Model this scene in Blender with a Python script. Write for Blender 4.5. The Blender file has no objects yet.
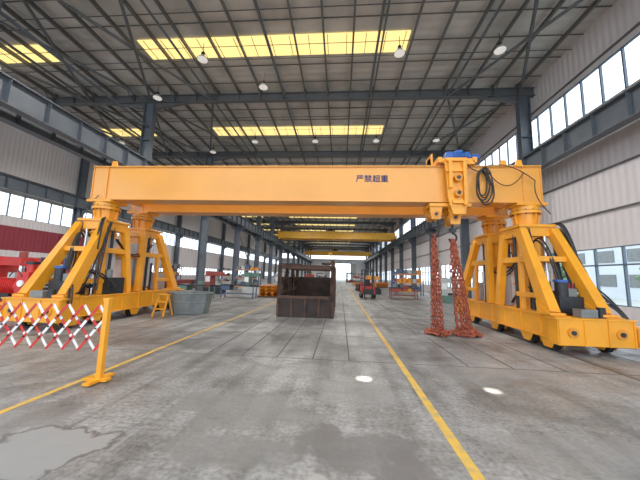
import bpy, math, random, bmesh
from mathutils import Vector, Matrix, Euler
random.seed(7)
S=bpy.context.scene
COL=S.collection

# ---------------------------------------------------------------- materials
def lin(c):
    r=[]
    for v in c:
        v=v/255.0
        r.append(v/12.92 if v<=0.04045 else ((v+0.055)/1.055)**2.4)
    return (r[0],r[1],r[2],1)
def mat(name,col,rough=0.5,metal=0.0,var=0.25,scale=3.0,bump=0.0,dirt=None,emit=None,es=0):
    m=bpy.data.materials.new(name); m.use_nodes=True
    nt=m.node_tree; b=nt.nodes['Principled BSDF']
    b.inputs['Roughness'].default_value=rough
    b.inputs['Metallic'].default_value=metal
    c=lin(col)
    tc=nt.nodes.new('ShaderNodeTexCoord')
    n=nt.nodes.new('ShaderNodeTexNoise'); n.inputs['Scale'].default_value=scale; n.inputs['Detail'].default_value=5
    nt.links.new(tc.outputs['Object'],n.inputs['Vector'])
    r=nt.nodes.new('ShaderNodeValToRGB')
    d=lin(dirt) if dirt else tuple(x*(1-var) for x in c[:3])+(1,)
    r.color_ramp.elements[0].position=0.3; r.color_ramp.elements[0].color=d
    r.color_ramp.elements[1].position=0.55; r.color_ramp.elements[1].color=c
    nt.links.new(n.outputs['Fac'],r.inputs['Fac'])
    nt.links.new(r.outputs['Color'],b.inputs['Base Color'])
    if bump>0:
        bp=nt.nodes.new('ShaderNodeBump'); bp.inputs['Strength'].default_value=bump; bp.inputs['Distance'].default_value=0.02
        n2=nt.nodes.new('ShaderNodeTexNoise'); n2.inputs['Scale'].default_value=scale*8
        nt.links.new(tc.outputs['Object'],n2.inputs['Vector'])
        nt.links.new(n2.outputs['Fac'],bp.inputs['Height']); nt.links.new(bp.outputs['Normal'],b.inputs['Normal'])
    if emit:
        b.inputs['Emission Color'].default_value=lin(emit); b.inputs['Emission Strength'].default_value=es
    return m
def corr(name,col,axis='Y',pitch=0.25,rough=0.5,metal=0.0,strength=0.6,var=0.12):
    m=mat(name,col,rough,metal,var,0.6)
    nt=m.node_tree; b=nt.nodes['Principled BSDF']
    tc=nt.nodes.new('ShaderNodeTexCoord')
    w=nt.nodes.new('ShaderNodeTexWave'); w.wave_type='BANDS'; w.bands_direction=axis
    w.inputs['Scale'].default_value=0.314/pitch
    bp=nt.nodes.new('ShaderNodeBump'); bp.inputs['Strength'].default_value=strength; bp.inputs['Distance'].default_value=0.03
    nt.links.new(tc.outputs['Object'],w.inputs['Vector'])
    nt.links.new(w.outputs['Fac'],bp.inputs['Height']); nt.links.new(bp.outputs['Normal'],b.inputs['Normal'])
    return m

YEL=mat('yellow_paint',(242,158,32),0.36,0,0.16,2.0)
YELD=mat('yellow_paint_worn',(224,140,28),0.45,0,0.3,5.0)
YELG=mat('girder_paint',(232,155,62),0.30,0,0.08,0.8)
CRY=mat('crane_yellow',(240,176,44),0.45,0,0.1,1.0)
STEEL=mat('column_grey_paint',(86,93,101),0.5,0.1,0.2,2.0)
RAFT=mat('rafter_grey_paint',(92,94,96),0.5,0.1,0.2,2.0)
PURL=mat('purlin_galvanised',(104,103,100),0.5,0.2,0.2,3.0)
BLK=mat('black_rubber',(20,20,22),0.45,0,0.3,8)
DKM=mat('dark_metal',(52,54,58),0.45,0.6,0.3,6)
CHR=mat('chrome_rod',(205,208,212),0.18,1.0,0.05,6)
GRY=mat('light_grey_cabinet',(178,180,180),0.45,0,0.15,3)
MGRY=mat('mid_grey_metal',(122,128,128),0.5,0.3,0.3,4,0.2)
BLUE=mat('blue_motor_paint',(30,84,165),0.4,0,0.2,5)
BLUEM=mat('muted_blue_paint',(72,92,124),0.6,0,0.3,5)
RED=mat('red_paint',(200,36,32),0.4,0,0.2,5)
REDM=mat('muted_red_paint',(150,62,54),0.6,0,0.35,5)
WHT=mat('white_paint',(236,236,234),0.45,0,0.08,5)
RUST=mat('rusty_steel',(88,60,47),0.8,0.1,0.5,3,0.6,dirt=(42,31,27))
RUSTD=mat('dark_rusty_steel',(56,43,38),0.85,0.1,0.5,3,0.6,dirt=(30,25,24))
CHN=mat('chain_red_oxide',(168,80,54),0.65,0.2,0.4,12,0,dirt=(88,46,36))
GRN=mat('machine_green',(84,118,106),0.5,0,0.2,4)
TEXT=mat('blue_lettering',(30,46,126),0.5,0,0.05,4)
LINE=mat('yellow_floor_line',(214,168,60),0.6,0,0.0,7,0.1,dirt=(166,150,104))
SEAM=mat('floor_seam',(92,92,91),0.8,0,0.3,6)
RAILM=mat('floor_rail_steel',(104,104,104),0.4,0.5,0.3,6)
FOIL=corr('roof_foil_sheet',(204,201,195),'Y',0.45,0.42,0.1,0.6,0.35)
WALLR=corr('wall_cladding',(220,212,212),'Y',0.3,0.55,0,0.5,0.06)
WALLX=corr('wall_cladding_end',(218,220,222),'X',0.3,0.55,0,0.5,0.06)
MAROON=corr('maroon_cladding',(140,40,54),'Y',0.3,0.5,0,0.5,0.1)
FRAME=mat('window_frame_blue_grey',(84,100,118),0.5,0.1,0.1,4)
SKY=mat('skylight_translucent',(236,214,150),0.6,0,0.05,3,emit=(255,224,134),es=0.95)
LAMP=mat('lamp_glass',(245,245,240),0.3,0,0.02,3,emit=(255,250,240),es=0.3)
LEAF=mat('leaves',(122,152,116),0.8,0,0.5,6,0.5,dirt=(74,104,76))
BARK=mat('bark',(90,70,54),0.9,0,0.4,8,0.5)
GRASS=mat('outside_paving',(170,176,170),0.9,0,0.15,1)
BLDG=mat('outside_building',(206,214,222),0.8,0,0.05,1)

# ---------------------------------------------------------------- mesh builder
class MB:
    def __init__(s): s.v=[];s.f=[];s.m=[];s.sm=[];s.mats=[]
    def mi(s,m):
        if m not in s.mats: s.mats.append(m)
        return s.mats.index(m)
    def add(s,vs,fs,m,smooth=False):
        o=len(s.v); s.v+= [tuple(v) for v in vs]; k=s.mi(m)
        for f in fs:
            s.f.append(tuple(i+o for i in f)); s.m.append(k); s.sm.append(smooth)
    def mm(s,lo,hi,m):
        x0,y0,z0=lo;x1,y1,z1=hi
        vs=[(x0,y0,z0),(x1,y0,z0),(x1,y1,z0),(x0,y1,z0),(x0,y0,z1),(x1,y0,z1),(x1,y1,z1),(x0,y1,z1)]
        s.add(vs,[(0,3,2,1),(4,5,6,7),(0,1,5,4),(1,2,6,5),(2,3,7,6),(3,0,4,7)],m)
    def fr(s,p,q,up=None):
        p=Vector(p);q=Vector(q);d=(q-p).normalized()
        u=Vector(up) if up else (Vector((0,0,1)) if abs(d.z)<0.95 else Vector((0,1,0)))
        a=d.cross(u).normalized(); b=a.cross(d).normalized()
        return p,q,d,a,b
    def beam(s,p,q,w,h,m,up=None,w2=None,h2=None,off=(0,0)):
        p,q,d,a,b=s.fr(p,q,up); w2=w2 or w;h2=h2 or h
        p=p+a*off[0]+b*off[1]; q=q+a*off[0]+b*off[1]
        vs=[p-a*w/2-b*h/2,p+a*w/2-b*h/2,p+a*w/2+b*h/2,p-a*w/2+b*h/2,
            q-a*w2/2-b*h2/2,q+a*w2/2-b*h2/2,q+a*w2/2+b*h2/2,q-a*w2/2+b*h2/2]
        s.add(vs,[(0,1,2,3),(7,6,5,4),(0,4,5,1),(1,5,6,2),(2,6,7,3),(3,7,4,0)],m)
    def ibeam(s,p,q,w,h,m,up=None,tf=0.03,tw=0.02):
        s.beam(p,q,tw,h-tf*1.9,m,up)
        s.beam(p,q,w,tf,m,up,off=(0,h/2-tf/2)); s.beam(p,q,w,tf,m,up,off=(0,-h/2+tf/2))
    def cyl(s,p,q,r,m,n=18,r2=None,smooth=True):
        p,q,d,a,b=s.fr(p,q); r2=r if r2 is None else r2
        o=[]; 
        for k in range(n):
            t=2*math.pi*(k+0.5)/n; o.append(a*math.cos(t)+b*math.sin(t))
        vs=[p+e*r for e in o]+[q+e*r2 for e in o]
        s.add(vs,[(k,(k+1)%n,n+(k+1)%n,n+k)[::-1] for k in range(n)],m,smooth)
        s.add([p+e*r for e in o],[tuple(range(n))],m); s.add([q+e*r2 for e in o],[tuple(range(n))[::-1]],m)
    def tube(s,pts,r,m,n=8,closed=False):
        pts=[Vector(p) for p in pts]; N=len(pts); rings=[]; pa=None
        for i in range(N):
            if closed: d=(pts[(i+1)%N]-pts[i-1])
            else: d=pts[min(i+1,N-1)]-pts[max(i-1,0)]
            d.normalize()
            if pa is None:
                u=Vector((0,0,1)) if abs(d.z)<.9 else Vector((0,1,0))
                a=d.cross(u).normalized()
            else: a=(pa-d*pa.dot(d)).normalized()
            pa=a; b=d.cross(a)
            rings.append([pts[i]+(a*math.cos(2*math.pi*k/n)+b*math.sin(2*math.pi*k/n))*r for k in range(n)])
        vs=[v for R in rings for v in R]; fs=[]
        for i in range(N if closed else N-1):
            j=(i+1)%N
            for k in range(n): fs.append((i*n+k,i*n+(k+1)%n,j*n+(k+1)%n,j*n+k))
        s.add(vs,fs,m,True)
    def link(s,c,R,m,L=0.09,W=0.045,r=0.014):
        pts=[]
        for k in range(10):
            t=2*math.pi*k/10
            pts.append(Vector(c)+R@Vector((W*math.cos(t),0,L*math.sin(t))))
        s.tube(pts,r,m,5,closed=True)
    def poly(s,prof,m,axis,t0,t1):
        n=len(prof); vs=[]
        for t in(t0,t1):
            for (a,b) in prof:
                vs.append({'x':(t,a,b),'y':(a,t,b),'z':(a,b,t)}[axis])
        s.add(vs,[tuple(range(n)),tuple(range(n,2*n))[::-1]]+[(k,n+k,n+(k+1)%n,(k+1)%n) for k in range(n)],m)
    def done(s,name,parent=None,bevel=0):
        me=bpy.data.meshes.new(name); me.from_pydata([tuple(v) for v in s.v],[],s.f)
        for m in s.mats: me.materials.append(m)
        for i,p in enumerate(me.polygons): p.material_index=s.m[i]; p.use_smooth=s.sm[i]
        me.update()
        bm=bmesh.new(); bm.from_mesh(me); bmesh.ops.recalc_face_normals(bm,faces=bm.faces); bm.to_mesh(me); bm.free()
        o=bpy.data.objects.new(name,me); COL.objects.link(o)
        if parent: o.parent=parent
        if bevel:
            b=o.modifiers.new('bevel','BEVEL'); b.width=bevel; b.segments=2; b.limit_method='ANGLE'; b.angle_limit=math.radians(50)
        return o
def empty(name,loc=(0,0,0)):
    e=bpy.data.objects.new(name,None); COL.objects.link(e); e.location=loc; e.empty_display_size=0.3; return e
def arc(p,q,sag,n=14,side=(0,0,-1)):
    p=Vector(p);q=Vector(q);sd=Vector(side)
    return [p.lerp(q,i/n)+sd*sag*4*(i/n)*(1-i/n) for i in range(n+1)]

# ---------------------------------------------------------------- hall constants
XL,XR=-12.0,10.1; XWR=10.75; XWL=-24.5
Y0,Y1=-4.5,112.0
ZR=12.75
FR=[-0.5+8*k for k in range(15)]

# ---------------------------------------------------------------- floor
def floor_mat():
    m=bpy.data.materials.new('concrete_floor'); m.use_nodes=True; nt=m.node_tree; N=nt.nodes; L=nt.links
    b=N['Principled BSDF']; tc=N.new('ShaderNodeTexCoord')
    def noise(sc,det=6,dist=0,stretch=None):
        n=N.new('ShaderNodeTexNoise'); n.inputs['Scale'].default_value=sc; n.inputs['Detail'].default_value=det; n.inputs['Distortion'].default_value=dist
        if stretch:
            mp=N.new('ShaderNodeMapping'); mp.inputs['Scale'].default_value=stretch
            L.new(tc.outputs['Object'],mp.inputs['Vector']); L.new(mp.outputs['Vector'],n.inputs['Vector'])
        else: L.new(tc.outputs['Object'],n.inputs['Vector'])
        return n.outputs['Fac']
    def ramp(fac,a,ca,bp,cb):
        r=N.new('ShaderNodeValToRGB'); r.color_ramp.elements[0].position=a; r.color_ramp.elements[0].color=ca
        r.color_ramp.elements[1].position=bp; r.color_ramp.elements[1].color=cb; L.new(fac,r.inputs['Fac']); return r.outputs['Color']
    def mix(f,A,B,mode='MIX'):
        x=N.new('ShaderNodeMix'); x.data_type='RGBA'; x.blend_type=mode
        if isinstance(f,float): x.inputs[0].default_value=f
        else: L.new(f,x.inputs[0])
        for s_,v in((6,A),(7,B)):
            if isinstance(v,tuple): x.inputs[s_].default_value=v
            else: L.new(v,x.inputs[s_])
        return x.outputs[2]
    W=(1,1,1,1);K=(0,0,0,1)
    col=ramp(noise(0.35,8,0.6),0.35,lin((144,143,141)),0.65,lin((174,173,171)))
    col=mix(0.7,col,ramp(noise(2.2,8,1.0),0.35,lin((206,205,203)),0.6,W),'MULTIPLY')
    col=mix(0.7,col,ramp(noise(1.2,6,0.4,(3.0,0.25,1)),0.38,lin((198,197,195)),0.55,W),'MULTIPLY')
    col=mix(0.6,col,ramp(noise(0.9,9,1.5),0.38,lin((186,184,181)),0.52,W),'MULTIPLY')
    col=mix(0.8,col,ramp(noise(22,8),0.35,lin((190,190,190)),0.6,W),'MULTIPLY')
    col=mix(0.5,col,ramp(noise(7,8,0.8,(0.3,3,1)),0.36,lin((200,199,197)),0.46,W),'MULTIPLY')
    rough=ramp(noise(1.5,6,1),0.3,(0.30,)*3+(1,),0.7,(0.55,)*3+(1,))
    nz=noise(2.6,9,0.5)
    sep=N.new('ShaderNodeSeparateXYZ'); L.new(tc.outputs['Object'],sep.inputs[0])
    def M(op,a,bb):
        x=N.new('ShaderNodeMath'); x.operation=op
        for i,v in enumerate((a,bb)):
            if isinstance(v,(int,float)): x.inputs[i].default_value=v
            else: L.new(v,x.inputs[i])
        return x.outputs[0]
    def blob(cx,cy,rx,ry,amp=2.2):
        dx=M('DIVIDE',M('SUBTRACT',sep.outputs[0],cx),rx); dy=M('DIVIDE',M('SUBTRACT',sep.outputs[1],cy),ry)
        d=M('SQRT',M('ADD',M('MULTIPLY',dx,dx),M('MULTIPLY',dy,dy)),0)
        return M('ADD',d,M('MULTIPLY',M('SUBTRACT',nz,0.5),amp))
    for (cx,cy,rx,ry,dark,w) in [(-1.1,3.5,0.9,0.5,(116,114,111),0.7),(0.15,2.85,0.55,0.4,(96,94,92),0.8),(0.6,2.4,0.35,0.4,(96,94,92),0.8),(-1.0,2.7,0.6,0.3,(112,110,107),0.7),(-3.4,3.0,0.7,0.35,(120,118,115),0.6),(0.2,4.2,0.6,0.5,(130,128,126),0.5),(2.6,5.2,1.0,0.5,(130,128,126),0.4),(-1.5,6.5,1.5,0.5,(132,130,128),0.4),(2.3,3.0,0.9,0.4,(124,122,120),0.5)]:
        mk=ramp(blob(cx,cy,rx,ry),0.8,(w,w,w,1),1.05,K); col=mix(mk,col,lin(dark))
    d=blob(-2.6,2.55,0.6,0.38,2.0)
    col=mix(ramp(d,0.95,(.85,)*3+(1,),1.08,K),col,lin((90,88,86)))
    col=mix(ramp(d,0.80,(.85,)*3+(1,),0.9,K),col,lin((148,148,146)))
    d=blob(-0.15,2.25,0.28,0.27,1.8)
    col=mix(ramp(d,0.80,(.8,)*3+(1,),0.9,K),col,lin((162,159,153)))
    L.new(col,b.inputs['Base Color']); L.new(rough,b.inputs['Roughness'])
    bp=N.new('ShaderNodeBump'); bp.inputs['Strength'].default_value=0.12; bp.inputs['Distance'].default_value=0.01
    L.new(noise(30,8),bp.inputs['Height']); L.new(bp.outputs['Normal'],b.inputs['Normal'])
    return m
f=MB(); f.mm((XWL,Y0,-0.2),(XWR+0.1,Y1,0),floor_mat()); f.done('floor')
f=MB(); f.mm((1.1,0.5,0.0),(1.2,100,0.004),LINE); f.done('floor_marking_line')
f=MB(); f.mm((-3.75,0.5,0.0),(-3.67,100,0.004),LINE); f.done('floor_marking_line')
f=MB()
for x in (-2.6,-1.9,-1.2,-0.5,0.2,2.4,3.2,-4.9,-6.1,4.1):
    f.mm((x-0.015,5.6,0.0005),(x+0.015,60,0.003),SEAM)
for y in (5.6,7.8,11.5,15.5,23.5,31.5):
    f.mm((-12,y-0.01,0.0005),(10,y+0.01,0.0025),SEAM)
f.done('floor_joints')
f=MB()
for x in (-8.36,-7.24,5.06,6.18):
    f.mm((x-0.04,4,0.0005),(x+0.04,100,0.006),RAILM)
f.done('floor_rails')

# ---------------------------------------------------------------- ceiling and roof steel
f=MB(); f.mm((XWL,Y0,ZR),(XWR+0.1,Y1,ZR+0.15),FOIL); f.done('ceiling')
f=MB()
for k in range(13):
    y=4.1+8.15*k
    f.mm((-10.1,y-0.6,ZR-0.04),(3.0,y+0.6,ZR-0.01),SKY)
    f.mm((-22.5,y-0.55,ZR-0.04),(-15.4,y+0.55,ZR-0.01),SKY)
    for xx in (-21.5+0.9*j for j in range(28)):
        if -15.4<xx<-10.1 or xx>3: continue
        f.mm((xx-0.015,y-0.6,ZR-0.06),(xx+0.015,y+0.6,ZR-0.04),PURL)
f.done('skylight_panels')
f=MB()
x=XWL+0.6; PX=[]
while x<XWR-0.2:
    PX.append(x)
    f.beam((x,Y0,ZR-0.17),(x,Y1,ZR-0.17),0.022,0.22,PURL)
    f.beam((x,Y0,ZR-0.28),(x,Y1,ZR-0.28),0.09,0.02,PURL)
    x+=1.35
for y in [0.2+1.33*k for k in range(40)]:
    f.beam((XWL,y,ZR-0.03),(XWR,y,ZR-0.03),0.04,0.03,PURL)
for y in [-0.5+8*k+2.67*j for k in range(9) for j in (1,2)]:
    f.beam((XWL,y,ZR-0.2),(XWR,y,ZR-0.2),0.03,0.03,RAFT)
f.done('roof_purlins')
ZB=11.98
def rafter(y):
    f=MB()
    f.ibeam((XWL,y,ZB+0.24),(XWR,y,ZB+0.24),0.28,0.48,RAFT)
    for xc in (XL,XR):
        for s in (-1,1):
            if xc==XR and s==1: continue
            f.beam((xc+s*0.25,y,ZB-0.38),(xc+s*2.4,y,ZB-0.01),0.26,0.03,RAFT)
            f.poly([(xc+s*0.25,ZB-0.38),(xc+s*2.4,ZB),(xc+s*0.25,ZB)],RAFT,'y',y-0.01,y+0.01)
    if y<60:
        for i,xx in enumerate(PX):
            f.mm((xx-0.01,y-0.13,ZB),(xx+0.01,y+0.13,ZB+0.46),RAFT)
            if i%2==0:
                for s in (-1,1): f.beam((xx,y+s*0.1,ZB+0.03),(xx,y+s*0.75,ZR-0.27),0.05,0.05,RAFT)
            f.mm((xx-0.06,y-0.1,ZB+0.46),(xx+0.06,y+0.1,ZR-0.05),PURL)
    return f.done('roof_rafter')
for y in FR: rafter(y)
f=MB()
for x in (-20,-16,-8,-3.5,1.5,6):
    f.cyl((x,Y0,ZB+0.15),(x,Y1,ZB+0.15),0.06,RAFT,8)
for (ya) in (-0.5,7.5,15.5,31.5,55.5):
    for (xa,xb) in ((6,10),(-12,-8),(-16,-12),(-20,-16)):
        f.cyl((xa,ya,ZB+0.1),(xb,ya+8,ZB+0.1),0.07,RAFT,8)
        f.cyl((xb,ya,ZB+0.1),(xa,ya+8,ZB+0.1),0.07,RAFT,8)
f.done('roof_bracing')
# ---------------------------------------------------------------- columns
def column(x,y,s):
    f=MB()
    f.ibeam((x,y,0),(x,y,ZB),0.35,0.6,STEEL,up=(1,0,0))
    f.mm((x-0.42,y-0.3,0),(x+0.42,y+0.3,0.05),STEEL)
    for d in s:
        f.poly([(x+d*0.3,6.3),(x+d*0.3,7.0),(x+d*0.8,7.0),(x+d*0.8,6.75)],STEEL,'y',y-0.02,y+0.02)
        f.mm((min(x+d*0.3,x+d*0.85),y-0.16,6.97),(max(x+d*0.3,x+d*0.85),y+0.16,7.0),STEEL)
    for z in (3,6.3,7.0,9.5): f.mm((x-0.28,y-0.17,z),(x+0.28,y+0.17,z+0.02),STEEL)
    f.done('steel_column')
for y in FR:
    column(XL,y,(1,-1)); column(XR,y,(-1,)); 
    column(XWL+0.45,y,(1,))
for nm,x in (('crane_runway_beam',XL+0.6),('crane_runway_beam',XL-0.6),('crane_runway_beam',XR-0.6),('crane_runway_beam',XWL+1.05)):
    f=MB(); z=7.0; h=0.95
    f.ibeam((x,Y0,z+h/2),(x,Y1,z+h/2),0.38,h,STEEL)
    y=Y0+0.5
    while y<70:
        f.mm((x-0.17,y-0.008,z+0.03),(x+0.17,y+0.008,z+h-0.03),STEEL); y+=1.33
    f.beam((x,Y0,z+h+0.06),(x,Y1,z+h+0.06),0.07,0.12,DKM)
    f.done(nm)
f=MB()
f.cyl((XL,Y0,10.4),(XL,Y1,10.4),0.07,STEEL,8)
for ya in (31.5,63.5):
    f.cyl((XL,ya,0.3),(XL,ya+8,6.6),0.06,STEEL,8); f.cyl((XL,ya+8,0.3),(XL,ya,6.6),0.06,STEEL,8)
f.done('column_bracing')

# ---------------------------------------------------------------- walls
def winstrip(mb,x,z0,z1,ya,yb,dy,rows=1,t=0.05,mat=FRAME):
    y=ya
    while y<=yb+0.01:
        w=0.06
        mb.mm((x-t,y-w/2,z0),(x+t,y+w/2,z1),mat); y+=dy
    for r in range(rows+1):
        z=z0+(z1-z0)*r/rows
        mb.mm((x-t-0.005,ya,z-0.035),(x+t+0.005,yb,z+0.035),mat)
f=MB(); a,b=XWR,XWR+0.12
f.mm((a,Y0,0),(b,Y1,0.75),WALLR)
f.mm((a,Y0,3.05),(b,Y1,9.0),WALLR)
f.mm((a,Y0,10.75),(b,Y1,ZR),WALLR)
for y in FR:
    f.mm((a,y-0.4,0.75),(b,y+0.4,3.05),WALLR)
f.done('wall_right')
f=MB()
for z in (4.5,6.2,11.0,8.6): f.mm((a-0.12,Y0,z),(a-0.001,Y1,z+0.04),PURL)
f.done('trim_wall_girts')
n=1
f=MB(); winstrip(f,XWR+0.06,9.0,10.75,Y0,Y1,0.95,1); f.done('window_%d'%n); n+=1
for k in range(0,14):
    ya=8*k-0.1; yb=ya+7.2
    f=MB(); winstrip(f,XWR+0.06,0.75,3.05,ya,yb,1.2,1); 
    f.mm((XWR+0.0,ya,2.3),(XWR+0.11,yb,2.36),FRAME)
    f.done('window_%d'%n); n+=1
f=MB(); a,b=XWL-0.12,XWL
f.mm((a,Y0,0),(b,Y1,1.0),WALLR)
f.mm((a,Y0,2.3),(b,Y1,2.8),WALLR)
f.mm((a,Y0,2.8),(b,26,4.6),MAROON); f.mm((a,26,2.8),(b,Y1,4.6),WALLR)
f.mm((a,Y0,4.6),(b,Y1,5.3),WALLR)
f.mm((a,Y0,7.0),(b,Y1,ZR),WALLR)
for y in FR:
    f.mm((a,y-1.0,1.0),(b,y+1.0,2.3),WALLR)
f.done('wall_left')
for (z0,z1) in ((5.3,7.0),(1.0,2.3)):
    f=MB(); winstrip(f,XWL-0.06,z0,z1,Y0,Y1,1.0,1); f.done('window_%d'%n); n+=1
f=MB(); 
f.mm((XWL,Y1,6.5),(XWR,Y1+0.12,8.2),WALLX); f.mm((XWL,Y1,10),(XWR,Y1+0.12,ZR),WALLX)
f.mm((XWL,Y1,0),(-4,Y1+0.12,6.5),WALLX); f.mm((4,Y1,0),(XWR,Y1+0.12,6.5),WALLX)
f.done('wall_far')
f=MB()
y=XWL
while y<XWR: f.mm((y-0.03,Y1+0.02,8.2),(y+0.03,Y1+0.1,10),FRAME); y+=1.2
f.mm((XWL,Y1+0.01,9.05),(XWR,Y1+0.11,9.12),FRAME)
f.done('window_%d'%n); n+=1
f=MB(); yd=Y1-0.14
f.mm((-4.3,yd,0),(-4.0,yd+0.12,6.5),STEEL); f.mm((4,yd,0),(4.3,yd+0.12,6.5),STEEL); f.mm((-4.3,yd,6.5),(4.3,yd+0.12,6.8),STEEL)
f.mm((-6.2,yd-0.1,0.02),(-4.1,yd-0.02,6.4),GRY); f.mm((4.1,yd-0.1,0.02),(6.2,yd-0.02,6.4),GRY)
f.done('door_1')
f=MB(); f.mm((-90,-40,-0.4),(90,200,-0.25),GRASS); f.done('ground')
f=MB(); 
f.mm((34,6,-0.25),(46,60,7),BLDG)
for k in range(12):
    for z in (1.2,4.2): f.mm((33.93,8+k*4.2,z),(33.99,10.6+k*4.2,z+1.5),MGRY)
f.mm((33.6,5.6,7),(46.4,60.4,7.3),GRY)
f.done('office_building')
def tree(x,y,h):
    f=MB(); f.cyl((x,y,-0.26),(x+0.1,y,h*0.6),0.14,BARK,8,0.07)
    for k in range(4):
        t=k*1.6; f.cyl((x+0.05,y,h*0.4),(x+math.cos(t)*h*0.25,y+math.sin(t)*h*0.25,h*0.7),0.05,BARK,6,0.02)
    for k in range(120):
        t=random.uniform(0,6.28); r=h*0.34*math.sqrt(random.random()); z=h*random.uniform(0.4,1.0)
        r*=math.sin(math.pi*(z/h-0.3)/0.75)
        c=Vector((x+r*math.cos(t),y+r*math.sin(t),z)); q=h*random.uniform(0.04,0.08)
        R=Euler((random.random()*3,random.random()*3,0)).to_matrix()
        g=(1+5**.5)/2
        iv=[(-1,g,0),(1,g,0),(-1,-g,0),(1,-g,0),(0,-1,g),(0,1,g),(0,-1,-g),(0,1,-g),(g,0,-1),(g,0,1),(-g,0,-1),(-g,0,1)]
        fc=[(0,11,5),(0,5,1),(0,1,7),(0,7,10),(0,10,11),(1,5,9),(5,11,4),(11,10,2),(10,7,6),(7,1,8),(3,9,4),(3,4,2),(3,2,6),(3,6,8),(3,8,9),(4,9,5),(2,4,11),(6,2,10),(8,6,7),(9,8,1)]
        f.add([c+R@Vector(v)*q*0.55*random.uniform(0.7,1.3) for v in iv],fc,LEAF)
    f.done('tree')
for (x,y,h) in ((20,14.5,2.7),(22,21,3.2),(22,29,3.4),(-33,18,5),(-34,26,5.5)): tree(x,y,h)

# ---------------------------------------------------------------- gantry crane
G=empty('gantry_crane')
def girder(ya,yb,name):
    f=MB(); z0,z1=3.86,5.0; x0,x1=-8.2,5.82
    f.mm((x0,ya+0.05,z0+0.03),(x1,yb-0.05,z1-0.03),YELG)
    f.mm((x0-0.04,ya,z0),(x1+0.04,yb,z0+0.035),YELG)
    f.mm((x0-0.04,ya,z1-0.035),(x1+0.04,yb,z1),YELG)
    f.mm((x0-0.03,ya+0.02,z0),(x0,yb-0.02,z1),YELG); f.mm((x1,ya+0.02,z0),(x1+0.03,yb-0.02,z1),YELG)
    for x in (x0+0.5,x1-0.5):
        f.mm((x-0.012,ya+0.005,z0),(x+0.012,ya+0.05,z1),YELG); f.mm((x-0.012,yb-0.05,z0),(x+0.012,yb-0.005,z1),YELG)
    for x in (x0+0.45,4.95,5.4):
        f.poly([(x-0.12,z1),(x+0.12,z1),(x+0.07,z1+0.28),(x-0.07,z1+0.28)],YEL,'y',(ya+yb)/2-0.03,(ya+yb)/2+0.03)
    f.beam((x0,(ya+yb)/2,z1+0.02),(x1,(ya+yb)/2,z1+0.02),0.06,0.04,DKM)
    return f.done(name,G,0.006)
girder(8.35,8.95,'main_girder_near'); girder(10.1,10.7,'main_girder_far')
f=MB()
for x in (-7.9,5.5): f.mm((x-0.12,8.95,4.1),(x+0.12,10.1,4.6),YELG)
f.done('end_ties',G,0.01)

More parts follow.
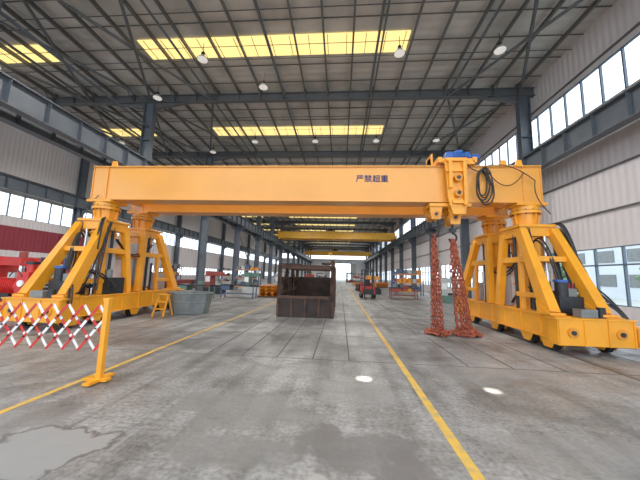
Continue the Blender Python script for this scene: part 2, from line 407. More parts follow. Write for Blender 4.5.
def tower(xc,yc,ydir,name,grey=False):
    f=MB()
    f.mm((xc-0.42,yc-0.36,3.78),(xc+0.42,yc+0.36,3.86),YEL)
    f.cyl((xc,yc,3.66),(xc,yc,3.78),0.36,YEL,28)
    f.cyl((xc,yc,3.56),(xc,yc,3.64),0.40,YEL,28)
    for k in range(12):
        t=k*math.pi/6; f.cyl((xc+0.36*math.cos(t),yc+0.36*math.sin(t),3.52),(xc+0.36*math.cos(t),yc+0.36*math.sin(t),3.68),0.02,DKM,6)
    f.cyl((xc,yc,3.2),(xc,yc,3.56),0.27,YEL,24,0.30)
    for k in range(8):
        t=k*math.pi/4+0.2; f.beam((xc+0.29*math.cos(t),yc+0.29*math.sin(t),3.25),(xc+0.34*math.cos(t),yc+0.34*math.sin(t),3.55),0.02,0.07,YEL,up=(math.cos(t),math.sin(t),0))
    f.mm((xc-0.5,yc-0.5,3.12),(xc+0.5,yc+0.5,3.2),YEL)
    f.mm((xc-0.46,yc-0.46,2.86),(xc+0.46,yc-0.38,3.12),YEL); f.mm((xc-0.46,yc+0.38,2.86),(xc+0.46,yc+0.46,3.12),YEL)
    f.mm((xc-0.46,yc-0.38,2.86),(xc-0.38,yc+0.38,3.12),YEL); f.mm((xc+0.38,yc-0.38,2.86),(xc+0.46,yc+0.38,3.12),YEL)
    f.cyl((xc,yc,0.84),(xc,yc,2.86),0.36,YEL,8,smooth=False)
    for z in (0.86,1.5,2.15,2.75): f.cyl((xc,yc,z),(xc,yc,z+0.05),0.40,YEL,8,smooth=False)
    if grey:
        f.mm((xc-0.2,yc-0.39,1.0),(xc+0.2,yc-0.335,2.6),GRY); f.mm((xc+0.33,yc-0.15,1.0),(xc+0.385,yc+0.15,2.6),GRY); f.mm((xc-0.385,yc-0.15,1.0),(xc-0.33,yc+0.15,2.6),GRY)
    for s in (-1,1):
        yy=yc+ydir*0.42
        f.cyl((xc+s*0.2,yy,0.8),(xc+s*0.2,yy,1.9),0.075,CHR if s*ydir<0 else DKM,14)
        f.cyl((xc+s*0.2,yy,1.9),(xc+s*0.2,yy,2.9),0.04,CHR,12)
        f.cyl((xc+s*0.42,yc-0.1,0.8),(xc+s*0.42,yc-0.1,2.95),0.045,DKM,12)
    for s in (-1,1):
        lt=(xc+s*0.42,yc+ydir*0.42,3.02); lb=(xc+s*0.56,yc+ydir*1.55,0.85)
        f.beam(lt,lb,0.2,0.26,YEL,up=(0,1,0),w2=0.24,h2=0.32)
        f.beam((lb[0],lb[1],0.84),(lb[0],lb[1],0.9),0.34,0.46,YEL,up=(0,1,0))
        st=(xc+s*0.42,yc-ydir*0.40,3.0); sb=(xc+s*0.54,yc-ydir*0.62,0.85)
        f.beam(st,sb,0.18,0.2,YEL,up=(0,1,0))
        def P(A,B,z): 
            t=(A[2]-z)/(A[2]-B[2]); return Vector(A).lerp(Vector(B),t)
        f.beam(P(lt,lb,2.2),P(st,sb,2.2),0.1,0.16,YEL)
        f.beam(P(lt,lb,1.25),(xc+s*0.52,yc+ydir*0.3,1.25),0.1,0.12,YEL)
        f.beam((xc+s*0.5,yc+ydir*0.45,0.85),(xc+s*0.46,yc+ydir*0.4,2.2),0.1,0.12,YEL,up=(0,1,0))
        f.poly([(lb[1]-0.25,0.85),(lb[1]+0.25,0.85),(lb[1]-ydir*0.28,1.15)],YEL,'x',lb[0]-0.145,lb[0]-0.125)
    L1=Vector((xc-0.42,yc+ydir*0.42,3.02)); L2=Vector((xc-0.56,yc+ydir*1.55,0.85))
    for t in (0.38,):
        A=L1.lerp(L2,t); B=A.copy(); B.x=2*xc-A.x
        f.beam(A,B,0.12,0.14,YEL)
    A=Vector((xc-0.46,yc-ydir*0.5,2.1)); B=A.copy(); B.x=2*xc-A.x; f.beam(A,B,0.08,0.12,YEL)
    return f.done(name,G,0.008)
def carriage(xc,name,out):
    f=MB()
    for s in (-1,1):
        x=xc+s*0.56
        f.mm((x-0.15,6.95,0.32),(x+0.15,12.1,0.80),YEL)
        f.mm((x-0.19,6.9,0.80),(x+0.19,12.15,0.835),YEL); f.mm((x-0.19,6.9,0.29),(x+0.19,12.15,0.32),YEL)
        y=7.4
        while y<12: 
            f.mm((x-0.18,y-0.01,0.32),(x+0.18,y+0.01,0.80),YEL); y+=0.75
        for y in (7.25,8.0,9.55,11.1,11.8):
            f.cyl((x-0.06,y,0.192),(x+0.06,y,0.192),0.185,DKM,22); f.cyl((x-0.1,y,0.19),(x+0.1,y,0.19),0.07,MGRY,12)
            for q in (-0.13,0.13): 
                f.poly([(y-0.26,0.3),(y+0.26,0.3),(y+0.12,0.08),(y-0.12,0.08)],YEL,'x',x+q-0.015,x+q+0.015)
    for y in (6.75,12.05):
        f.mm((xc-0.8,y,0.22),(xc+0.8,y+0.3,0.78),YEL)
        f.mm((xc-0.85,y-0.02,0.78),(xc+0.85,y+0.34,0.815),YEL)
        for k in (-0.5,0.5):
            f.cyl((xc+k,y-0.035,0.5),(xc+k,y,0.5),0.11,YELD,18); f.cyl((xc+k,y-0.06,0.5),(xc+k,y-0.03,0.5),0.05,DKM,14)
        for k in (-0.77,-0.25,0.25,0.77): f.mm((xc+k-0.015,y-0.03,0.22),(xc+k+0.015,y,0.78),YEL)
    for y in (8.65,10.4):
        f.mm((xc-0.42,y-0.45,0.4),(xc+0.42,y+0.45,0.85),YEL)
    f.mm((xc-0.42,9.2,0.55),(xc+0.42,9.8,0.62),YELD)
    for y in (7.6,11.45):
        f.cyl((xc-out*0.72,y,0.35),(xc-out*1.02,y,0.35),0.12,BLUE,16); f.cyl((xc-out*1.02,y,0.35),(xc-out*1.08,y,0.35),0.09,DKM,14)
    xo=xc-out*0.95
    f.mm((xo-0.15,6.7,0.24),(xo+0.15,7.3,0.62),YELD); f.mm((xo-0.2,6.85,0.62),(xo+0.2,7.25,0.66),YEL)
    f.cyl((xo,6.7,0.4),(xo,6.55,0.4),0.09,DKM,14)
    f.done(name,G,0.008)
    f=MB()
    f.mm((xc-0.28,7.35,0.84),(xc+0.28,7.95,1.25),DKM)
    f.cyl((xc-0.12,7.5,1.25),(xc-0.12,7.5,1.6),0.13,DKM,16); f.cyl((xc-0.12,7.5,1.6),(xc-0.12,7.5,1.66),0.15,BLUE,16)
    f.mm((xc+0.02,7.45,1.25),(xc+0.22,7.85,1.45),MGRY)
    for k in range(5): f.cyl((xc+0.04+0.04*k,7.5,1.45),(xc+0.04+0.04*k,7.5,1.58),0.012,RED if k%2 else BLK,8)
    f.mm((xc-0.3,9.3,0.84),(xc+0.3,9.75,2.05),GRY); f.mm((xc-0.25,9.285,1.0),(xc+0.25,9.3,1.95),WHT)
    f.mm((xc-0.25,11.3,0.84),(xc+0.25,11.8,1.5),GRY)
    f.mm((xc-0.2,6.85,0.82),(xc+0.15,7.1,1.0),MGRY); f.cyl((xc+0.3,6.95,0.82),(xc+0.3,6.95,1.05),0.08,DKM,12)
    f.mm((xc+0.42,8.25,0.84),(xc+0.72,8.9,1.35),DKM); f.cyl((xc+0.57,8.4,1.35),(xc+0.57,8.4,1.6),0.1,MGRY,14)
    f.done(name+'_power_unit',G,0.006)
    f=MB()
    hs=[((xc-0.1,7.6,1.6),(xc-0.3,8.25,2.6),-0.5),((xc+0.1,7.7,1.5),(xc+0.3,8.25,1.2),0.25),((xc+0.15,7.8,1.45),(xc+0.28,8.2,2.8),0.2),
        ((xc-0.2,7.9,1.1),(xc-0.45,9.0,0.95),-0.4),((xc+0.42,8.7,2.6),(xc+0.42,10.4,2.6),0.45),((xc-0.42,8.7,2.2),(xc-0.42,10.4,2.2),0.4),
        ((xc-0.3,9.4,2.0),(xc-0.35,8.6,3.4),0.3),((xc+0.45,8.2,2.9),(xc+0.62,7.2,0.9),0.35),((xc+0.3,7.4,0.95),(xc+0.85,6.9,0.7),-0.3),((xc-0.1,11.4,1.5),(xc-0.1,10.85,2.8),0.3),
        ((xc+0.5,8.3,3.1),(xc+0.75,7.7,1.0),-0.25),((xc+0.35,8.2,3.2),(xc+0.55,7.8,2.2),-0.3),((xc+0.2,7.5,1.4),(xc+0.75,8.5,0.95),-0.3),((xc-0.4,8.2,3.1),(xc-0.2,7.8,1.5),0.2)]
    if xc>0: hs+=[((xc+0.6,8.6,3.0),(xc+0.95,7.6,0.7),-0.35),((xc+0.65,8.4,1.5),(xc+0.95,7.0,0.65),-0.35),((xc+0.5,8.8,3.3),(xc+0.75,8.3,1.4),-0.2)]
    for (p,q,sg) in hs: 
        f.tube(arc(p,q,sg),0.028,BLK,7)
        p2=(p[0]+0.06,p[1],p[2]); q2=(q[0]+0.06,q[1]+0.03,q[2]); f.tube(arc(p2,q2,sg*1.15),0.022,BLK,7)
    f.done(name+'_hoses',G)
for (xc,nm,out,g) in ((-7.85,'carriage_left',1,True),(5.62,'carriage_right',-1,False)):
    tower(xc if xc<0 else 5.5,8.65,-1,nm+'_tower_near',g); tower(xc if xc<0 else 5.5,10.4,1,nm+'_tower_far',g); carriage(xc,nm,out)

# trolley and hoist
f=MB()
f.mm((2.85,8.2,5.04),(2.97,10.85,5.2),YEL); f.mm((3.85,8.2,5.04),(3.97,10.85,5.2),YEL)
for y in (8.25,8.95,10.1,10.7): f.mm((2.97,y,5.06),(3.85,y+0.1,5.18),YEL)
f.cyl((3.35,8.5,5.34),(3.75,8.5,5.34),0.13,BLUE,20); f.cyl((3.75,8.5,5.34),(3.85,8.5,5.34),0.14,BLUE,20)
for k in range(7): f.cyl((3.38+k*0.05,8.5,5.34),(3.395+k*0.05,8.5,5.34),0.15,BLUE,20)
f.mm((3.15,8.38,5.2),(3.35,8.66,5.45),BLUE); f.mm((3.45,8.42,5.42),(3.65,8.58,5.52),BLUE)
f.cyl((3.9,8.5,5.3),(4.15,8.5,5.3),0.1,BLUE,18); f.mm((3.2,8.36,5.14),(4.1,8.64,5.2),DKM)
f.cyl((2.97,9.5,5.45),(3.85,9.5,5.45),0.24,DKM,24)
for x in (2.97,3.8): f.mm((x,9.2,5.18),(x+0.05,9.8,5.75),YEL)
f.poly([(3.0,5.12),(3.64,5.12),(3.64,3.9),(3.54,3.45),(3.2,3.45),(3.08,3.9)],YEL,'y',8.12,8.17)
f.mm((3.02,8.05,4.7),(3.6,8.12,4.78),YEL); f.mm((3.02,8.05,5.02),(3.62,8.3,5.12),YEL)
f.mm((3.08,8.0,4.2),(3.17,8.12,5.0),YEL); f.mm((3.48,8.0,3.7),(3.57,8.12,5.0),YEL); f.mm((3.17,8.04,3.75),(3.48,8.12,3.85),YEL)
for z in (4.5,4.05): f.cyl((3.33,7.98,z),(3.33,8.12,z),0.11,YELD,18); f.cyl((3.33,7.95,z),(3.33,7.99,z),0.05,DKM,12)
f.mm((3.62,8.2,4.98),(3.9,8.35,5.1),YEL)
f.mm((2.6,8.3,3.72),(3.8,9.0,3.82),YEL); 
f.poly([(2.6,3.82),(3.0,3.82),(2.93,3.35),(2.67,3.35)],YEL,'y',8.35,8.42); f.poly([(2.6,3.82),(3.0,3.82),(2.93,3.35),(2.67,3.35)],YEL,'y',8.78,8.85)
f.poly([(3.15,3.8),(3.55,3.8),(3.48,3.2),(3.22,3.2)],YEL,'y',8.35,8.42); f.poly([(3.15,3.8),(3.55,3.8),(3.48,3.2),(3.22,3.2)],YEL,'y',8.78,8.85)
for x,z in ((2.8,3.5),(3.35,3.4)):
    f.cyl((x,8.34,z),(x,8.86,z),0.12,YELD,20); f.cyl((x,8.32,z),(x,8.88,z),0.05,DKM,12); f.cyl((x,8.45,z),(x,8.75,z),0.18,YELD,20)
f.done('hoist_trolley',G,0.005)
f=MB()
for x,z in ((2.8,3.3),(3.35,3.15)):
    f.cyl((x,8.6,z+0.1),(x,8.6,z-0.08),0.035,DKM,10)
    f.mm((x-0.08,8.52,z-0.16),(x+0.08,8.68,z-0.04),DKM)
    pts=[(x+0.0,8.6,z-0.14)]+[(x+0.11*math.sin(t),8.6,z-0.32+0.13*math.cos(t)) for t in [i*0.45 for i in range(0,11)]]
    f.tube(pts,0.032,DKM,8)
f.done('lifting_hooks',G)
f=MB()
for k in range(5):
    cx=4.13+0.03*math.sin(k*2.1); w=0.13+0.025*k; h=0.36+0.05*k
    pts=[(cx+w*math.cos(t)*(1+0.1*math.sin(t*3+k)),8.3-0.03*k+0.015*math.sin(t*2),4.42-0.03*k+h*math.sin(t)) for t in [i*2*math.pi/26 for i in range(26)]]
    f.tube(pts,0.022,BLK,7,closed=True)
f.cyl((4.15,8.14,4.86),(4.15,8.36,4.86),0.03,DKM,8)
f.tube(arc((4.25,8.28,4.85),(5.3,8.28,4.75),0.45),0.014,BLK,6)
f.tube(arc((4.25,8.28,4.95),(5.6,8.28,4.5),-0.2),0.014,BLK,6)
f.tube(arc((5.6,8.28,4.5),(5.9,8.2,3.5),-0.15,side=(1,0,0)),0.014,BLK,6)
f.tube(arc((3.62,8.2,5.05),(4.1,8.28,4.8),0.1),0.014,BLK,6)
f.tube(arc((-7.9,8.33,4.0),(-8.1,8.2,2.9),0.15,side=(-1,0,0)),0.014,BLK,6)
f.done('cable_coil',G)
def strand(f,pts,step=0.11,L=0.075,W=0.04,r=0.016):
    pts=[Vector(p) for p in pts]; k=0
    total=[(pts[j+1]-pts[j]).length for j in range(len(pts)-1)]
    T=sum(total); d=0
    while d<T:
        a=d; j=0
        while j<len(total)-1 and a>total[j]: a-=total[j]; j+=1
        p=pts[j].lerp(pts[j+1],min(1,a/total[j])); t=(pts[j+1]-pts[j]).normalized()
        q=t.to_track_quat('Z','Y').to_matrix(); R=q@Matrix.Rotation(math.pi/2*(k%2)+0.5*random.random(),3,'Z')
        f.link(p,R,CHN,L,W,r); d+=step; k+=1
f=MB()
for (x,z,bx,n_,gap) in ((2.8,2.86,2.86,5,0.035),(3.35,2.72,3.62,8,0.038)):
    for k in range(n_):
        ox=(k-(n_-1)/2)*gap; oy=random.uniform(-0.08,0.08)
        ex=bx+ox*1.7
        strand(f,[(x+ox*0.4,8.6+oy*0.3,z),(x+ox*1.2+(bx-x)*0.4,8.6+oy,1.6),(ex,8.65+oy*1.5,0.12),(ex+random.uniform(-.25,.3),8.55+random.uniform(-.3,.3),0.06)])
for k in range(180):
    c=random.choice(((2.85,8.6),(3.65,8.6),(3.65,8.6))); t=random.random()*6.28; r=0.36*math.sqrt(random.random())
    R=Euler((random.uniform(0.9,2.2),random.uniform(-.5,.5),random.random()*6)).to_matrix()
    f.link((c[0]+r*math.cos(t),c[1]+r*math.sin(t),0.05+0.25*(1-r/0.36)*random.random()),R,CHN,0.08,0.045,0.018)
f.done('lifting_chains',G)
cu=bpy.data.curves.new('lettering','FONT'); cu.body='\u4e25\u7981\u8d85\u91cd'; cu.size=0.25; cu.extrude=0.002; cu.materials.append(TEXT)
for dx in (0,0.008):
    o=bpy.data.objects.new('girder_lettering',cu); COL.objects.link(o); o.parent=G; o.location=(0.42+dx,8.392,4.5+dx*0.6); o.rotation_euler=(math.pi/2,0,0)

# ---------------------------------------------------------------- overhead cranes
def ohc(y,z=8.2):
    f=MB()
    for yy in (y,y+2.2):
        f.mm((-11.5,yy-0.3,z),(9.6,yy+0.3,z+1.15),CRY); f.mm((-11.5,yy-0.36,z+1.13),(9.6,yy+0.36,z+1.17),CRY)
        f.mm((-11.5,yy-0.36,z-0.03),(9.6,yy+0.36,z),CRY)
    for x in (-11.4,9.5):
        f.mm((x-0.18,y-0.9,z+0.1),(x+0.18,y+3.1,z+0.55),CRY)
        for q in (-0.6,2.8): f.cyl((x-0.08,y+q,z+0.09),(x+0.08,y+q,z+0.09),0.2,DKM,16)
    f.mm((-3,y-0.3,z+1.17),(-0.8,y+2.5,z+1.35),CRY); f.cyl((-2.7,y+1.1,z+1.7),(-1.1,y+1.1,z+1.7),0.35,DKM,16)
    f.mm((-2.6,y+0.5,z+1.35),(-2.2,y+1.7,z+1.9),BLUE)
    for q in (-2.1,-1.7): f.cyl((q,y+1.1,z-2.5),(q,y+1.1,z+1.4),0.03,DKM,6)
    f.mm((-2.2,y+0.9,z-2.9),(-1.6,y+1.3,z-2.4),CRY); f.tube([(-1.9+0.2*math.sin(t),y+1.1,z-3.2+0.2*math.cos(t)) for t in [i*.5 for i in range(10)]],0.05,DKM,6)
    for k in range(20): f.cyl((-11+k*1.07,y-0.55,z+1.1),(-11+k*1.07,y-0.55,z+2.0),0.02,CRY,5)
    f.cyl((-11.3,y-0.55,z+2.0),(9.4,y-0.55,z+2.0),0.02,CRY,5)
    f.done('overhead_crane')
ohc(50); ohc(90)

# ---------------------------------------------------------------- lamps
def lamp(x,y,fill=True):
    f=MB(); z=11.5
    f.cyl((x,y,z+0.1),(x,y,ZB+0.15),0.014,DKM,6)
    f.cyl((x,y,z),(x,y,z+0.14),0.08,DKM,14)
    f.cyl((x,y,z-0.2),(x,y,z),0.25,GRY,20,0.09); f.cyl((x,y,z-0.22),(x,y,z-0.195),0.22,LAMP,20)
    o=f.done('high_bay_lamp')
    if fill:  # added fill to lift the interior; the lamps themselves are off
        l=bpy.data.lights.new('added_fill_light','SPOT'); l.energy=1100; l.spot_size=math.radians(160); l.spot_blend=0.5; l.shadow_soft_size=0.2; l.color=(1,0.98,0.95)
        q=bpy.data.objects.new('fill_spot',l); COL.objects.link(q); q.location=(x,y,z-0.27); q.parent=o
for y in (3.3,11.3,19.3,31.3,43.3,59.3,79.3,99.3):
    for x in (-6.5,2.4,-17): lamp(x,y)
for (x,y) in ((-4.2,13.3),(6.6,11.3),(-10.5,14),(6.6,19.3),(-2.0,19.3),(-10.5,21)): lamp(x,y,False)

# ---------------------------------------------------------------- barrier
f=MB()
def post(x,y):
    f.mm((x-0.035,y-0.035,0.02),(x+0.035,y+0.035,1.16),YEL); f.mm((x-0.045,y-0.045,1.14),(x+0.045,y+0.045,1.18),YEL)
    f.mm((x-0.2,y-0.05,0.02),(x+0.14,y+0.05,0.06),YEL); f.mm((x-0.05,y-0.22,0.02),(x+0.05,y+0.22,0.055),YEL)
    for d in (-0.17,0.11): f.cyl((x+d,y-0.03,0.02),(x+d,y+0.03,0.02),0.02,BLK,10)
    for d in (-0.19,0.19): f.cyl((x-0.02,y+d,0.02),(x+0.02,y+d,0.02),0.02,BLK,10)
post(-3.42,4.0); post(-6.6,4.0)
xa,xb,z0,z1=-6.55,-3.46,0.42,1.06; w=0.5; dx=0.25
i=0; x=xa-w
while x<xb:
    for s in (0,1):
        A=Vector((x,4.0+(0.012 if s else -0.012),z0 if s==0 else z1)); B=Vector((x+w,A.y,z1 if s==0 else z0))
        nseg=6
        for k in range(nseg):
            a=A.lerp(B,k/nseg); b=A.lerp(B,(k+1)/nseg)
            if min(a.x,b.x)<xa-0.01 or max(a.x,b.x)>xb+0.02: continue
            f.beam(a,b,0.036,0.008,(RED if (k//2+s)%2==0 else WHT),up=(0,1,0))
        for zz in (0.25,0.5,0.75):
            if xa<x+w*zz<xb: f.cyl((x+w*zz,3.97,z0+(z1-z0)*zz),(x+w*zz,4.03,z0+(z1-z0)*zz),0.012,DKM,8)
    x+=dx; i+=1
f.done('expandable_barrier')

# ---------------------------------------------------------------- rusty steel frame box
f=MB(); x0,x1,y0,y1=-2.4,-0.22,10.8,15.2
H=1.9
f.mm((x0,y0,0.0),(x1,y1,0.12),RUSTD)
f.mm((x0,y0-0.02,0.12),(x1,y0+0.05,0.72),RUSTD)
for k in range(5):
    xx=x0+0.05+k*(x1-x0-0.1)/4; f.mm((xx-0.03,y0-0.07,0.05),(xx+0.03,y0,0.72),RUST)
f.mm((x0,y0-0.08,0.7),(x1,y0+0.08,0.8),RUST)
for y in (y0,y0+1.45,y0+2.9,y1):
    for x in (x0+0.07,x1-0.07):
        f.ibeam((x,y,0.1),(x,y,H),0.14,0.14,RUST,up=(1,0,0),tf=0.02,tw=0.02)
    f.ibeam((x0,y,H),(x1,y,H),0.14,0.16,RUST,tf=0.02)
for x in (x0+0.07,x1-0.07):
    f.ibeam((x,y0,H+0.02),(x,y1,H+0.02),0.14,0.18,RUST,tf=0.02)
    f.beam((x,y0,0.9),(x,y1,0.9),0.05,0.12,RUST)
    f.beam((x,y0+0.1,0.7),(x,y0+1.4,H),0.06,0.08,RUST); f.beam((x,y1-0.1,0.7),(x,y1-1.4,H),0.06,0.08,RUST)
f.mm((x0+0.02,y0+0.5,0.12),(x0+0.05,y1,1.5),RUSTD)
f.mm((x0+0.1,y1-0.08,0.12),(x1-0.1,y1-0.02,1.5),RUSTD)
f.mm((x0-0.02,y0+0.6,H+0.08),(x0+0.7,y0+2.6,H+0.16),RUSTD)
f.beam((x1-0.07,y0,H),(x1-0.07,y0,H+0.28),0.12,0.12,RUST)
f.beam((x1-0.6,y0+1.45,H+0.2),(x1,y0+1.45,H+0.2),0.1,0.1,RUST)
f.done('rusty_steel_frame',bevel=0.004)

# ---------------------------------------------------------------- grey tub
f=MB(); cx,cy=-5.9,10.9
def ring(rx,ry,z): return [(cx+rx*math.cos(math.pi/8+k*math.pi/4),cy+ry*math.sin(math.pi/8+k*math.pi/4),z) for k in range(8)]
A=ring(.72,.6,0.02);B_=ring(.86,.72,.78);C=ring(.82,.68,.78);D=ring(.68,.56,.08)
f.add(A+B_+C+D,[(k,(k+1)%8,8+(k+1)%8,8+k) for k in range(8)]+[(8+k,8+(k+1)%8,16+(k+1)%8,16+k) for k in range(8)]+[(16+k,16+(k+1)%8,24+(k+1)%8,24+k) for k in range(8)]+[tuple(range(8)),tuple(range(24,32))],MGRY)
f.tube(ring(.86,.72,.78),0.03,MGRY,6,closed=True); f.tube(ring(.8,.665,.45),0.02,MGRY,6,closed=True)
f.mm((cx-.5,cy-.1,0),(cx-.4,cy+.1,.04),MGRY); f.mm((cx+.4,cy-.1,0),(cx+.5,cy+.1,.04),MGRY)
f.done('steel_tub')
f=MB(); x,y=-6.35,9.9
for s in (-0.2,0.2):
    f.beam((x+s,y-0.28,0),(x+s*0.8,y,0.75),0.04,0.05,YEL,up=(0,1,0)); f.beam((x+s,y+0.28,0),(x+s*0.8,y,0.75),0.04,0.04,YEL,up=(0,1,0))
for z,yy in ((0.25,-0.19),(0.5,-0.1)): f.mm((x-0.19,y+yy-0.07,z),(x+0.19,y+yy+0.05,z+0.03),YEL)
f.mm((x-0.19,y-0.1,0.74),(x+0.19,y+0.1,0.77),YEL)
f.done('step_ladder')
f=MB(); x,y=-10.2,8.3
f.mm((x-0.6,y-0.4,0.05),(x+0.6,y+0.4,0.55),RED); f.mm((x-0.65,y-0.45,0),(x+0.65,y+0.45,0.06),DKM)
f.cyl((x-0.55,y,1.0),(x+0.2,y,1.0),0.24,RED,22)
for k in range(9): f.cyl((x-0.5+0.07*k,y,1.0),(x-0.48+0.07*k,y,1.0),0.27,RED,22)
f.mm((x+0.2,y-0.25,0.55),(x+0.6,y+0.25,1.45),RED); f.cyl((x+0.4,y,1.45),(x+0.4,y,1.75),0.12,RED,16); f.cyl((x+0.4,y,1.7),(x+0.4,y,1.78),0.18,DKM,16)
f.mm((x-0.4,y-0.15,0.55),(x-0.1,y+0.15,0.8),DKM); f.mm((x-0.3,y-0.1,1.25),(x-0.05,y+0.1,1.42),GRY)
f.cyl((x+0.4,y-0.3,1.1),(x+0.4,y-0.25,1.1),0.1,WHT,16)
f.tube(arc((x-0.1,y-0.2,1.3),(x+0.4,y-0.26,1.3),-0.2),0.02,BLK,6)
f.done('red_pump_unit',bevel=0.01)
f=MB(); x,y=7.45,7.4
f.mm((x-0.25,y-0.12,0),(x+0.25,y+0.12,0.2),RED); f.mm((x-0.26,y-0.13,0.2),(x+0.26,y+0.13,0.23),DKM)
f.tube([(x-0.12,y,0.22),(x-0.12,y,0.3),(x+0.12,y,0.3),(x+0.12,y,0.22)],0.012,BLK,6); f.mm((x-0.03,y-0.14,0.13),(x+0.03,y-0.12,0.22),CHR)
f.done('toolbox')

# ---------------------------------------------------------------- background clutter
def workbench(x,y,w,c):
    f=MB(); f.mm((x-w/2,y-0.4,0.8),(x+w/2,y+0.4,0.86),DKM)
    for a in (-w/2+0.05,w/2-0.05):
        for b in (-0.35,0.35): f.mm((x+a-0.03,y+b-0.03,0),(x+a+0.03,y+b+0.03,0.8),c)
    f.mm((x-w/2+0.1,y-0.3,0.25),(x+w/2-0.1,y+0.3,0.29),c); f.mm((x-w/2+0.1,y-0.38,0.5),(x-w/2+0.6,y+0.3,0.78),c)
    f.mm((x+0.1,y-0.1,0.86),(x+0.4,y+0.15,1.05),c); f.cyl((x-0.3,y,0.86),(x-0.3,y,1.1),0.08,DKM,12)
    f.done('workbench')
def stack(x,y,w,l,c):
    f=MB()
    for k in range(4):
        f.mm((x-w/2,y-l/2+0.1+k*(l-0.2)/3-0.05,0),(x+w/2,y-l/2+0.1+k*(l-0.2)/3+0.05,0.1),BARK)
    for r in range(3):
        for q in range(4): f.ibeam((x-w/2+0.15+q*(w-0.3)/3,y-l/2,0.22+r*0.23),(x-w/2+0.15+q*(w-0.3)/3,y+l/2,0.22+r*0.23),0.2,0.22,c,tf=0.02)
    f.done('steel_beam_stack')
def machine(x,y,c,c2,h=1.7,w=1.4):
    f=MB(); f.mm((x-w/2,y-0.5,0),(x+w/2,y+0.5,0.5),c2); f.mm((x-w/2+0.05,y-0.42,0.5),(x-w/2+0.5,y+0.42,h),c)
    f.mm((x-w/2+0.1,y-0.3,h-0.35),(x+w/2-0.1,y+0.25,h-0.05),c); f.cyl((x+w/4,y,h-0.6),(x+w/4,y,h-0.35),0.09,CHR,12)
    f.cyl((x+w/4,y,h-0.05),(x+w/4,y,h+0.2),0.13,c2,14); f.mm((x-0.1,y-0.35,0.5),(x+w/2-0.1,y+0.35,0.65),DKM)
    f.mm((x-w/2+0.1,y-0.45,0.9),(x-w/2+0.45,y-0.42,1.3),WHT)
    f.done('milling_machine',bevel=0.01)
def rack(x,y,c):
    f=MB(); 
    for a in (-1.2,1.2):
        for b in (-0.4,0.4): f.mm((x+a-0.04,y+b-0.04,0),(x+a+0.04,y+b+0.04,2.2),BLUEM)
    for z in (0.3,1.1,1.9):
        f.mm((x-1.2,y-0.42,z),(x+1.2,y+0.42,z+0.06),c)
        for k in range(5): 
            hh=random.uniform(0.2,0.5); f.mm((x-1.05+k*0.45,y-0.3,z+0.06),(x-0.72+k*0.45,y+0.3,z+0.06+hh),random.choice((REDM,YELD,GRY,MGRY,DKM,BLUEM,MGRY)))
    f.done('storage_rack')
def forklift(x,y,c):
    f=MB()
    f.mm((x-0.5,y-0.6,0.35),(x+0.5,y+0.9,0.85),c); f.mm((x-0.48,y+0.5,0.85),(x+0.48,y+0.95,1.15),c); f.mm((x-0.25,y+0.1,0.85),(x+0.25,y+0.55,1.0),BLK); f.mm((x-0.25,y+0.45,1.0),(x+0.25,y+0.55,1.4),BLK)
    for a in (-0.47,0.47):
        for b in (-0.3,0.75): f.cyl((x+a-0.1,y+b,0.28),(x+a+0.1,y+b,0.28),0.28,BLK,18); f.cyl((x+a-0.11,y+b,0.28),(x+a+0.11,y+b,0.28),0.14,GRY,12)
        f.beam((x+a*0.95,y-0.5,0.85),(x+a*0.9,y-0.25,2.1),0.06,0.06,DKM); f.beam((x+a*0.95,y+0.8,1.1),(x+a*0.9,y+0.6,2.1),0.06,0.06,DKM)
        f.mm((x+a*0.6-0.05,y-0.8,0.1),(x+a*0.6+0.05,y-0.68,2.15),DKM); f.mm((x+a*0.5-0.06,y-1.8,0.06),(x+a*0.5+0.06,y-0.8,0.11),DKM)
    f.mm((x-0.47,y-0.3,2.08),(x+0.47,y+0.65,2.14),DKM); f.mm((x-0.4,y-0.84,0.3),(x+0.4,y-0.8,0.7),DKM); f.mm((x-0.35,y-0.78,2.0),(x+0.35,y-0.7,2.1),DKM)
    f.cyl((x,y-0.35,0.85),(x,y-0.15,1.25),0.025,BLK,6)
    f.tube([(x+0.15*math.cos(t),y-0.13+0.08*math.sin(t),1.27+0.12*math.sin(t)) for t in [i*math.pi/6 for i in range(12)]],0.015,BLK,5,closed=True)
    f.done('forklift',bevel=0.015)
workbench(-8.6,16.5,2.0,GRN); workbench(-6.6,18.2,2.2,BLUEM); machine(-7.2,23,GRN,GRY); machine(-9.5,21,REDM,DKM); stack(-4.8,20.5,1.6,3.0,YELD)
rack(-9.0,27,YELD); machine(-6.0,29,GRY,BLUEM); stack(-4.6,27,1.2,4,REDM); forklift(2.1,22,RED); machine(3.1,27,YELD,DKM); stack(2.5,33,1.4,4,RUST)
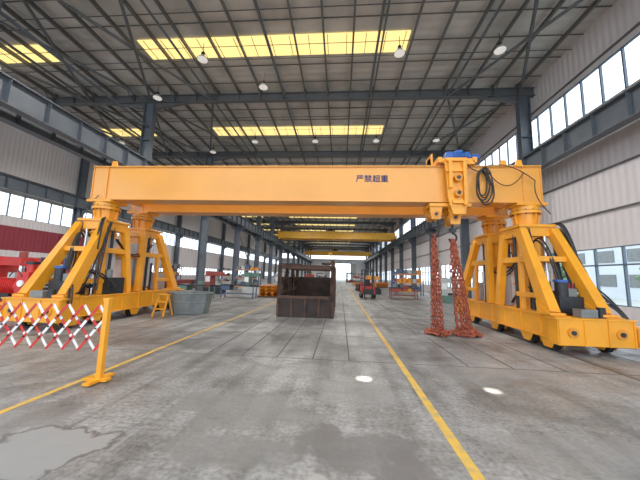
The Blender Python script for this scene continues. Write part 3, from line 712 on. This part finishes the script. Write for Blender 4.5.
rack(6.4,27,YELD); machine(7.4,20,GRY,GRN); rack(7.5,35,YELD); machine(-3.9,36,REDM,YELD); workbench(4.8,22,2.0,REDM); machine(-8.2,38,BLUEM,GRY); forklift(-5.0,44,YEL)
rack(-16,20,YELD); machine(-18,16,RED,GRY,2.2,2.4); stack(-15.5,27,2,5,REDM); machine(-20.5,13,GRN,GRY,2.0,2.0); rack(-19,30,REDM); machine(-15.0,12.8,RED,DKM,1.9,1.8)
machine(8.4,14.5,WHT,GRY,1.5,1.0); rack(-17,42,YELD); stack(6.2,45,2,5,YELD); machine(3,52,REDM,YELD); machine(-6,55,YELD,GRN); rack(4,62,REDM); rack(-4.5,68,YELD); machine(2.5,75,BLUEM,REDM,2.5,2)
machine(-12.9,10.2,RED,REDM,2.0,1.6); rack(-15.2,16,RED)

# ---------------------------------------------------------------- lights
W=bpy.data.worlds.new('sky'); S.world=W; W.use_nodes=True; nt=W.node_tree
bg=nt.nodes['Background']; bg.inputs['Color'].default_value=(0.80,0.90,1.0,1); bg.inputs['Strength'].default_value=2.3
def spot(loc,tgt,e,deg):  # added unseen spots standing in for small sun patches on the floor
    l=bpy.data.lights.new('sun_patch_light','SPOT'); l.energy=e; l.spot_size=math.radians(deg); l.spot_blend=0.8; l.shadow_soft_size=0.02; l.color=(1,0.96,0.88)
    o=bpy.data.objects.new('sun_patch_spot',l); COL.objects.link(o); o.location=loc; o.rotation_euler=(Vector(tgt)-Vector(loc)).to_track_quat('-Z','Y').to_euler()
spot((1.5,4.5,11.8),(0.40,4.7,0),26000,1.5)
spot((3.0,4.5,11.8),(2.25,4.5,0),26000,1.4)

# ---------------------------------------------------------------- camera
cam=bpy.data.cameras.new('camera'); co=bpy.data.objects.new('camera',cam); COL.objects.link(co)
cam.sensor_width=36; cam.lens=280/640*36; cam.clip_end=500
R=Matrix.Rotation(math.radians(4.3),3,'Z')@Matrix.Rotation(math.radians(90+7.2),3,'X')@Matrix.Rotation(math.radians(1.6),3,'Z')
co.matrix_world=Matrix.Translation((0,0,1.6))@R.to_4x4()
S.camera=co
S.view_settings.view_transform='Standard'
S.view_settings.exposure=0.32
S.view_settings.gamma=1.13
